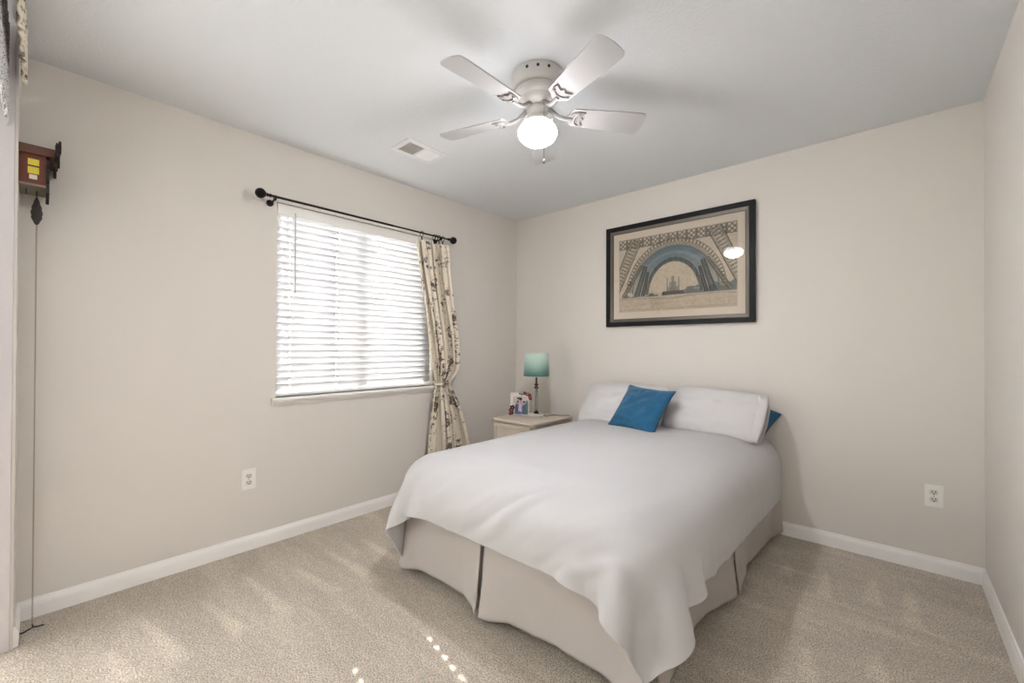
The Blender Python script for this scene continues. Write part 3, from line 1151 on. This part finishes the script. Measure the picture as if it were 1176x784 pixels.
# ------------------------------------------------------------------ nightstand
NX0, NX1, NY0, NY1, NZ = .345, .795, -.70, -.17, .61
ns = thing('nightstand', 'light wooden nightstand with drawers in the corner by the bed', 'nightstand', ((NX0 + NX1) / 2, (NY0 + NY1) / 2, 0))
hxn, hyn = (NX1 - NX0) / 2, (NY1 - NY0) / 2
bm = bmesh.new(); box(bm, -hxn, hxn, -hyn, hyn, NZ - .024, NZ, .008, 4)
finish('top', bm, M_stand, ns, smooth=True, angle=50)
bm = bmesh.new(); box(bm, -hxn + .015, hxn - .015, -hyn + .02, hyn - .01, .06, NZ - .024, .003)
finish('body', bm, M_stand, ns)
for z0, z1 in ((.09, .33), (.345, .575)):
    bm = bmesh.new()
    xa, xb = -hxn + .03, hxn - .03
    yf = -hyn + .02
    box(bm, xa, xb, yf - .014, yf, z0, z1, .003)
    for a in ((xa, xb, z0, z0 + .03), (xa, xb, z1 - .03, z1), (xa, xa + .03, z0 + .03, z1 - .03), (xb - .03, xb, z0 + .03, z1 - .03)):
        box(bm, a[0], a[1], yf - .020, yf - .012, a[2], a[3], .002)
    dr = finish('drawer', bm, M_stand, ns)
    bm = bmesh.new()
    ball(bm, (0, yf - .034, (z0 + z1) / 2), .013, seg=14)
    tube(bm, [(0, yf - .03, (z0 + z1) / 2), (0, yf - .012, (z0 + z1) / 2)], .006, 10)
    finish('knob', bm, M_chrome, dr, smooth=True)
for sx in (-1, 1):
    for sy in (-1, 1):
        bm = bmesh.new()
        cx_, cy_ = sx * (hxn - .045), sy * (hyn - .05)
        box(bm, cx_ - .02, cx_ + .02, cy_ - .02, cy_ + .02, 0, .06, .004)
        finish('leg', bm, M_stand, ns)

# ------------------------------------------------------------------ lamp
lp = thing('table_lamp', 'small table lamp with teal ombre drum shade and glass column on nightstand', 'lamp', (.570, -.385, NZ))
bm = bmesh.new(); box(bm, -.055, .055, -.045, .045, 0, .022, .003)
finish('base', bm, mat('frosted_glass_base', (226, 222, 212), .3, trans=.2), lp)
bm = bmesh.new()
lathe(bm, [(.0, .022), (.022, .022), (.022, .030), (.013, .036), (.013, .044), (0, .044)], 20)
finish('foot_collar', bm, M_bronze, lp, smooth=True, angle=40)
bm = bmesh.new()
lathe(bm, [(.0, .042), (.0125, .042), (.0125, .235), (0, .235)], 20)
finish('glass_column', bm, mat('smoky_glass', (176, 180, 172), .08, trans=.7), lp, smooth=True, angle=40)
bm = bmesh.new()
lathe(bm, [(0, .232), (.021, .232), (.021, .242), (.012, .246), (.012, .258), (.019, .262), (.019, .270), (.008, .275), (.008, .33), (0, .33)], 20)
finish('neck', bm, mat('copper_neck', (92, 58, 44), .35, metal=.6), lp, smooth=True, angle=40)
bm = bmesh.new()
M_rim = mat('rim_cream', (214, 222, 214), .6)
prof = [(.109, .333), (.099, .530)]
lathe(bm, prof, 48)
o = finish('shade', bm, mat_shade(), lp, smooth=True)
s_ = o.modifiers.new('t', 'SOLIDIFY'); s_.thickness = .0025
bm = bmesh.new()
for rr_, zz_ in ((.110, .334), (.100, .529)):
    bm = bmesh.new()
    tube(bm, [(rr_ * math.cos(a), rr_ * math.sin(a), zz_) for a in np.linspace(0, 2 * PI, 49)[:-1]], .0025, 6, closed=True)
    finish('shade_rim', bm, M_rim, o, smooth=True)
bm = bmesh.new()
ball(bm, (0, 0, .375), .028, sz=1.35)
finish('bulb', bm, mat('bulb_white', (240, 238, 230), .3), lp, smooth=True)
bm = bmesh.new()
for k in range(3):
    a = 2 * PI * k / 3
    tube(bm, [(0, 0, .52), (.099 * math.cos(a), .099 * math.sin(a), .526)], .0015, 6)
tube(bm, [(0, 0, .33), (.04, 0, .36), (.04, 0, .44), (0, 0, .52)], .0015, 6)
tube(bm, [(0, 0, .33), (-.04, 0, .36), (-.04, 0, .44), (0, 0, .52)], .0015, 6)
finish('harp', bm, M_chrome, lp)
bm = bmesh.new()
tube(bm, [(.050, .02, .010), (.075, .045, .004), (.085, .095, .004), (.12, .125, .004), (.16, .16, .004), (.19, .20, .004), (.205, .222, -.01), (.205, .232, -.10), (.205, .235, -.55)], .0025, 8)
finish('power_cord', bm, mat('brown_cord', (96, 72, 62), .5), lp, smooth=True)

# ------------------------------------------------------------------ small picture on the nightstand
def snapshot():
    n, m = 60, 76
    u, v_ = np.meshgrid(np.linspace(0, 1, n), np.linspace(0, 1, m), indexing='ij')
    c = np.zeros((n, m, 3)) + np.array((.80, .76, .74))
    c[...] *= (1 + .05 * smooth_noise((n, m), (6, 6), np.random.default_rng(1)))[..., None]

    def blob(cx, cy, rx_, ry_, col, al=1):
        w = np.clip(1.6 - ((u - cx) / rx_) ** 2 * 1.2 - ((v_ - cy) / ry_) ** 2 * 1.2, 0, 1)[..., None] * al
        c[...] = c * (1 - w) + np.array(col) * w
    blob(.9, .35, .14, .45, (.34, .42, .42))
    blob(.30, .30, .17, .36, (.36, .34, .46))
    blob(.52, .34, .16, .40, (.74, .68, .80))
    blob(.74, .28, .15, .36, (.30, .38, .42))
    blob(.32, .62, .07, .09, (.72, .56, .50))
    blob(.52, .72, .07, .09, (.76, .60, .55))
    blob(.72, .62, .07, .09, (.70, .54, .48))
    blob(.50, .82, .10, .06, (.34, .24, .30))
    blob(.33, .72, .08, .05, (.20, .16, .18))
    blob(.72, .71, .09, .05, (.26, .20, .22))
    blob(.42, .08, .3, .10, (.38, .42, .52))
    c += (smooth_noise((n, m), (14, 16), np.random.default_rng(8)) * .07)[..., None]
    return np.clip(c, 0, 1)


pf = thing('photo_frame', 'small white photo frame with red and black flowers leaning beside the lamp', 'photo frame', (.440, -.455, NZ), R(27))
LN = Matrix.Rotation(R(-9), 4, 'X')
bm = bmesh.new()
box(bm, -.083, .083, -.006, .006, .002, .190, .004, 3, mtx=LN)
finish('frame_body', bm, mat('frame_cream', (226, 220, 210), .4), pf)
S_ = snapshot()
n_, m_ = S_.shape[:2]
u, v_ = np.meshgrid(np.linspace(-.058, .077, n_), np.linspace(.008, .158, m_), indexing='ij')
P = np.stack([u, u * 0 - .0068, v_], -1)
P = P @ np.array(LN.to_3x3()).T
grid_obj('snapshot', P, mat_vcol('snapshot_print', .3), pf, thick=.0008, uv=False, cols=S_ ** 2.2)
bm = bmesh.new()


def flower(bm, x, z, r_, m=None):
    for k in range(5):
        a = 2 * PI * k / 5
        ball(bm, LN @ Vector((x + r_ * .8 * math.cos(a), -.012, z + r_ * .8 * math.sin(a))), r_ * .55, sy=.5, seg=10)


for x, z, r_ in ((.070, .178, .014), (.092, .150, .013), (-.066, .040, .014), (-.078, .012, .012)):
    bm = bmesh.new(); flower(bm, x, z, r_)
    finish('flower', bm, M_red, pf, smooth=True)['label'] = 'red enamel flower'
for x, z, r_ in ((.045, .186, .012), (.088, .172, .011), (.096, .140, .010), (-.060, .062, .017), (-.062, .018, .013), (-.080, .04, .010), (.0, .182, .006), (.02, .176, .006)):
    bm = bmesh.new(); flower(bm, x, z, r_)
    finish('flower', bm, M_black, pf, smooth=True)['label'] = 'black enamel flower'
bm = bmesh.new(); box(bm, -.02, .02, .0, .004, 0, .15, .001, mtx=Matrix.Translation((0, .042, 0)) @ Matrix.Rotation(R(12), 4, 'X'))
finish('easel_leg', bm, M_black, pf)


# ------------------------------------------------------------------ wall picture
def art():
    n, m = 330, 220
    u, v_ = np.meshgrid(np.linspace(0, 1, n), np.linspace(0, 1, m), indexing='ij')
    asp = .92 / .60
    x = (u - .5) * asp; y = v_
    rng = np.random.default_rng(4)
    paper = np.array((205, 190, 168)) / 255.
    c = np.zeros((n, m, 3)) + paper
    g = smooth_noise((n, m), (50, 36), rng)
    g2 = smooth_noise((n, m), (9, 7), rng)
    g3 = smooth_noise((n, m), (110, 80), rng)

    def mix(mask, col, al=1.0):
        w = (np.clip(mask, 0, 1) * al)[..., None]
        c[...] = c * (1 - w) + np.array(col) / 255. * w
    # ground
    mix((y < .20).astype(float), (196, 180, 156))
    mix(np.clip(1 - np.abs(y - .165 - .02 * g2) / .010, 0, 1) * (np.abs(x) < .75), (150, 136, 118), .8)
    mix(np.clip(1 - np.abs(y - .10 - .02 * x) / .006, 0, 1), (168, 154, 134), .6)
    mix((y < .045).astype(float), (178, 162, 140), .5)
    # trees on the horizon
    tr = .235 + .035 * g + .05 * smooth_noise((n, m), (16, 1), rng) + .08 * np.clip((x - .05) / .6, 0, 1)
    mix(np.clip((tr - y) * 60, 0, 1) * (y > .195), (98, 108, 106), .85)
    # domed building far off between the legs
    for cx, hw_, top in ((0, .085, .30), (0, .045, .36), (0, .018, .43), (-.075, .010, .42), (.075, .010, .42)):
        mix(((np.abs(x - cx) < hw_) & (y > .2) & (y < top)).astype(float) * (.85 + .15 * g3), (132, 126, 116), .8)
    mix(((np.abs(x) < .14) & (y > .2) & (y < .245)).astype(float), (90, 84, 78), .9)
    # blue-grey underside of the vault
    def ell(cx, cy, a, b):
        return np.sqrt(((x - cx) / a) ** 2 + ((y - cy) / b) ** 2)
    E1 = ell(0, .22, .56, .60); E2 = ell(-.0, .20, .33, .42)
    vault = (E1 < 1) & (E2 > 1) & (y > .2)
    shade = np.clip((y - .35) / .45, 0, 1)
    mix(vault.astype(float) * (.35 + .65 * shade), (88, 108, 120), .95)
    mix(np.clip(1 - np.abs(E1 - .86) / .05, 0, 1) * (y > .5), (150, 166, 170), .5)
    # lattice pattern
    def lattice(s, th, ang=0):
        ca, sa = math.cos(ang), math.sin(ang)
        p = (x * ca + y * sa) * s; q = (-x * sa + y * ca) * s
        a = np.abs(((p + q) % 1) - .5); b = np.abs(((p - q) % 1) - .5)
        e = np.abs((p * .5 % 1) - .5)
        return ((a < th) | (b < th) | (e < th * .6)).astype(float)
    iron = (82, 74, 64)
    # outer arch band
    band = (E1 > 1) & (E1 < 1.16) & (y > .26)
    mix(band.astype(float), (186, 174, 152), .8)
    ang = np.arctan2(y - .22, x)
    rad = ((np.abs(((ang * 14) % 1) - .5) < .09) | (np.abs(((ang * 14 + E1 * 6.2) % 1) - .5) < .08) | (np.abs(((ang * 14 - E1 * 6.2) % 1) - .5) < .08)).astype(float)
    mix(band * rad, iron, .8)
    mix(np.clip(1 - np.abs(E1 - 1.0) / .016, 0, 1) * (y > .24), (100, 92, 80), .9)
    mix(np.clip(1 - np.abs(E1 - 1.165) / .014, 0, 1) * (y > .26), (112, 102, 88), .8)
    # inner arch band
    E3 = E2
    mix(((E3 > 1) & (E3 < 1.13) & (y > .22)).astype(float) * (.3 + .7 * lattice(30, .17)), (64, 68, 68), .85)
    mix(np.clip(1 - np.abs(E3 - 1.0) / .02, 0, 1) * (y > .22), (150, 138, 120), .9)
    # top girder
    mix(((y > .86) & (E1 > 1.12)).astype(float) * lattice(17, .16), iron, .7)
    mix(np.clip(1 - np.abs(y - .87) / .006, 0, 1) * (E1 > 1.16), iron, .8)
    # braced legs: edges, cross braces and rungs in each leg's own coordinates
    def leg(p0, p1, w0, w1, n_, fill, line, al):
        p0 = np.array(p0); p1 = np.array(p1)
        d_ = p1 - p0; L_ = np.hypot(*d_); d_ = d_ / L_
        t_ = ((x - p0[0]) * d_[0] + (y - p0[1]) * d_[1]) / L_
        sd = (x - p0[0]) * d_[1] - (y - p0[1]) * d_[0]
        wd = w0 + (w1 - w0) * t_
        q = sd / wd
        ins = (np.abs(q) < 1) & (t_ > 0) & (t_ < 1) & (y > .205)
        tr_ = np.abs(((t_ * n_) % 1) * 4 - 2) - 1
        px_ = .0035 / np.maximum(wd, .004)
        m_ = (np.abs(q - tr_) < px_ * 2.2) | (np.abs(q + tr_) < px_ * 2.2) | (np.abs(q) > 1 - px_ * 3.2) | (np.abs(((t_ * n_) % .5) - .25) < .035)
        mix(ins.astype(float), fill, .55)
        mix((ins & m_).astype(float), line, al)
    keep = c.copy()
    for s in (-1, 1):
        leg((s * .50, .205), (s * .37, .60), .040, .028, 9, (104, 106, 100), (60, 58, 54), .85)
        leg((s * .415, .205), (s * .335, .52), .026, .020, 9, (98, 102, 98), (56, 54, 52), .85)
    w_ = (E2 > 1.0)[..., None]
    c[...] = np.where(w_, c, keep)
    for s in (-1, 1):
        leg((s * .86, .22), (s * .50, .98), .070, .085, 9, (168, 158, 138), (76, 68, 58), .85)
        leg((s * .70, .205), (s * .42, .62), .030, .022, 12, (158, 150, 132), (88, 80, 70), .8)
    c *= (1 + .045 * g3 + .03 * g)[..., None]
    # faded edge of the print
    e = np.minimum(np.minimum(u, 1 - u) * asp, np.minimum(v_, 1 - v_)) / .015
    w = np.clip(e, 0, 1)[..., None]
    c = c * w + paper * (1 - w)
    return np.clip(c, 0, 1)


PX0, PX1, PZ0, PZ1 = 1.026, 2.126, 1.358, 2.170
pic = thing('framed_picture', 'large black framed sepia print of an iron lattice arch above the bed', 'picture', ((PX0 + PX1) / 2, 0, (PZ0 + PZ1) / 2))
hw_, hh_ = (PX1 - PX0) / 2, (PZ1 - PZ0) / 2


def frame_ring(name, inset, width, y0, y1, m, parent, bev=.002):
    bm = bmesh.new()
    a, b = hw_ - inset, hh_ - inset
    prof = [(0, y0), (0, y1 + bev), (bev, y1), (width - bev, y1 + bev * 1.5), (width, y1 + bev * 3), (width, y0)]
    cor = [(-1, -1), (1, -1), (1, 1), (-1, 1)]
    rings = [[bm.verts.new((sx * (a - w), yy, sz * (b - w))) for w, yy in prof] for sx, sz in cor]
    for k in range(4):
        A, B = rings[k], rings[(k + 1) % 4]
        for i in range(len(prof)):
            j = (i + 1) % len(prof)
            bm.faces.new((A[i], A[j], B[j], B[i]))
    return finish(name, bm, m, parent)


frame_ring('outer_frame', 0, .036, -.001, -.034, M_frame, pic)
frame_ring('inner_frame', .034, .026, -.001, -.026, M_silver, pic)
bm = bmesh.new(); box(bm, -hw_ + .04, hw_ - .04, -.010, -.004, -hh_ + .04, hh_ - .04)
finish('mat_board', bm, M_mat, pic)
A_ = art()
n_, m_ = A_.shape[:2]
aw, ah = hw_ - .108, hh_ - .112
u, v_ = np.meshgrid(np.linspace(-aw, aw, n_), np.linspace(-ah, ah, m_), indexing='ij')
P = np.stack([u, u * 0 - .0112, v_ - .0], -1)
grid_obj('print', P, mat_vcol('sepia_print', .6), pic, thick=.0008, uv=False, cols=A_ ** 2.2)
bm = bmesh.new(); box(bm, -hw_ + .05, hw_ - .05, -.018, -.016, -hh_ + .05, hh_ - .05)
finish('glazing', bm, mat_glass('picture_glass', ior=1.5), pic)

# ------------------------------------------------------------------ cuckoo clock on the short front wall
ck = thing('cuckoo_clock', 'carved brown wooden cuckoo clock hanging at the left edge beside the white casing', 'clock', (.12, YF, 1.84))
# local: y forward from wall, z up
bm = bmesh.new()
poly = [(-.082, 0), (.082, 0), (.082, .125), (0, .150), (-.082, .125)]
prism(bm, poly, -.014, .075, Matrix.Rotation(PI / 2, 4, 'X') @ Matrix.Rotation(PI, 4, 'Y') if False else Matrix(((1, 0, 0, 0), (0, 0, 1, 0), (0, 1, 0, 0), (0, 0, 0, 1))))
finish('case', bm, M_clock, ck)
for s in (-1, 1):
    bm = bmesh.new()
    L_ = .110
    mt = Matrix.Translation((0, .001, .172)) @ Matrix.Rotation(s * R(17), 4, 'Y')
    box(bm, (0 if s > 0 else -L_), (L_ if s > 0 else 0), -.014, .105, -.020, .014, .002, mtx=mt)
    # roof battens
    finish('roof_board', bm, M_roof, ck)
bm = bmesh.new()
box(bm, -.086, .086, -.014, .082, -.006, .004, .002)
finish('floor_board', bm, mat('clock_base', (128, 116, 102), .6), ck)


def leaf(bm, c, r_, ang, th=.008, el=2.2):
    poly = []
    for k in range(16):
        a = 2 * PI * k / 16
        rr = r_ * (1 + .22 * math.cos(5 * a))
        poly.append((rr * math.cos(a), rr * el * .6 * math.sin(a)))
    mt = Matrix.Translation(c) @ Matrix(((1, 0, 0, 0), (0, 0, 1, 0), (0, 1, 0, 0), (0, 0, 0, 1))) @ Matrix.Rotation(ang, 4, 'Z')
    prism(bm, poly, 0, th, mt)


bm = bmesh.new()
for s in (-1, 1):
    for k in range(5):
        t_ = k / 4
        leaf(bm, (s * (.010 + .100 * t_), .100 + .004 * (k % 2), .182 - .030 * t_), .020, s * R(40 + 12 * k), .010)
    leaf(bm, (s * .100, .096, .115), .019, 0, .010)
    leaf(bm, (s * .106, .108, .165), .018, 0, .008)
    for k in range(4):
        leaf(bm, (s * .080, .074, .105 - .037 * k), .017, s * R(15 * k), .010)
for k in range(3):
    leaf(bm, ((k - 1) * .05, .074, -.014), .018, R(30 * (k - 1)), .010)
leaf(bm, (0, .102, .190), .020, 0, .012, 2.0)
finish('carved_front', bm, M_carve, ck)
bm = bmesh.new()
lathe(bm, [(0, 0), (.036, 0), (.036, .006), (0, .006)], 24, mtx=Matrix.Translation((0, .075, .06)) @ Matrix.Rotation(-PI / 2, 4, 'X'))
finish('dial', bm, M_carve, ck)
bm = bmesh.new(); box(bm, -.016, .016, .075, .079, .125, .160, .001)
finish('bird_door', bm, M_clock, ck)
bm = bmesh.new(); box(bm, .0822, .0832, .024, .055, .044, .104)
finish('sticker', bm, M_yellow, ck)['label'] = 'yellow sticker on the clock side'
bm = bmesh.new(); box(bm, .0834, .0838, .024, .055, .072, .078)
finish('sticker_line', bm, M_carve, ck)
bm = bmesh.new(); box(bm, .0822, .0832, .028, .050, .022, .040)
finish('paper_tag', bm, M_paper, ck)['label'] = 'white paper tag on the clock side'
# pine-cone weight, chain to the floor, hook at its end
bm = bmesh.new()
prof = [(0, -.150)]
for k in range(1, 15):
    t_ = k / 15
    prof.append((.0005 + .0165 * math.sin(PI * t_ ** .75) * (1 + .10 * math.sin(k * 2.2)), -.150 + .125 * t_))
prof.append((0, -.022))
lathe(bm, prof, 18, .005, .049)
finish('pine_cone_weight', bm, M_iron, ck, smooth=True)
bm = bmesh.new()
tube(bm, [(.005, .049, .0), (.005, .049, -.025)], .0022, 6)
finish('hanger', bm, M_iron, ck)
bm = bmesh.new()
lz = -.150
cz = -1.825
k = 0
z = lz
while z > cz:
    z2 = z - .0075
    a = (0 if k % 2 else PI / 2)
    tube(bm, [(.005 + .0022 * math.cos(a) * math.cos(q), .049 + .0022 * math.sin(a) * math.cos(q), (z + z2) / 2 + .0048 * math.sin(q)) for q in np.linspace(0, 2 * PI, 9)[:-1]], .0006, 4, closed=True)
    z = z2; k += 1
finish('chain', bm, M_brass, ck)
bm = bmesh.new()
tube(bm, [(.005, .049, cz + .006), (.012, .052, -1.828), (.004, .042, -1.834), (.016, .028, -1.836), (.014, .014, -1.837)], .0026, 6)
tube(bm, [(.004, .050, -1.830), (.010, .066, -1.832), (.004, .082, -1.835)], .0028, 6)
finish('chain_hook', bm, M_black, ck)
bm = bmesh.new()
tube(bm, [(.03, .02, 0), (.03, .02, -.028), (.03, .026, -.032)], .0016, 6)
finish('hook', bm, M_carve, ck)

# ------------------------------------------------------------------ hangings in the opening at the left edge
nu, nv = 120, 40
u, v_ = np.meshgrid(np.linspace(0, 1, nu), np.linspace(0, 1, nv), indexing='ij')
X = .262 + .65 * u
Y = -3.2265 + .0045 * np.sin(u * 2 * PI * 8) + .002 * np.sin(u * 31)
Z = 2.42 - v_ * (.205 + .01 * np.sin(u * 2 * PI * 3))
vl = grid_obj('valance', np.stack([X - .7, Y - YF, Z - 2.2], -1), M_toile, thick=.006)
vl.location = (.7, YF, 2.2)
tag(vl, 'cream toile valance with dark print hanging at the upper left edge', 'valance')
Y = -3.268 + .004 * np.sin(u * 2 * PI * 8)
hem_ = .35 + .035 * np.abs(((u * 9) % 1) * 2 - 1)
Z = 2.42 - v_ * hem_
lc = grid_obj('lace_panel', np.stack([X - .7, Y + 3.268, Z - 2.2], -1), M_lace, thick=.002)
lc.location = (.7, -3.268, 2.2)
tag(lc, 'white and grey lace panel with pointed hem behind the toile valance', 'lace curtain')
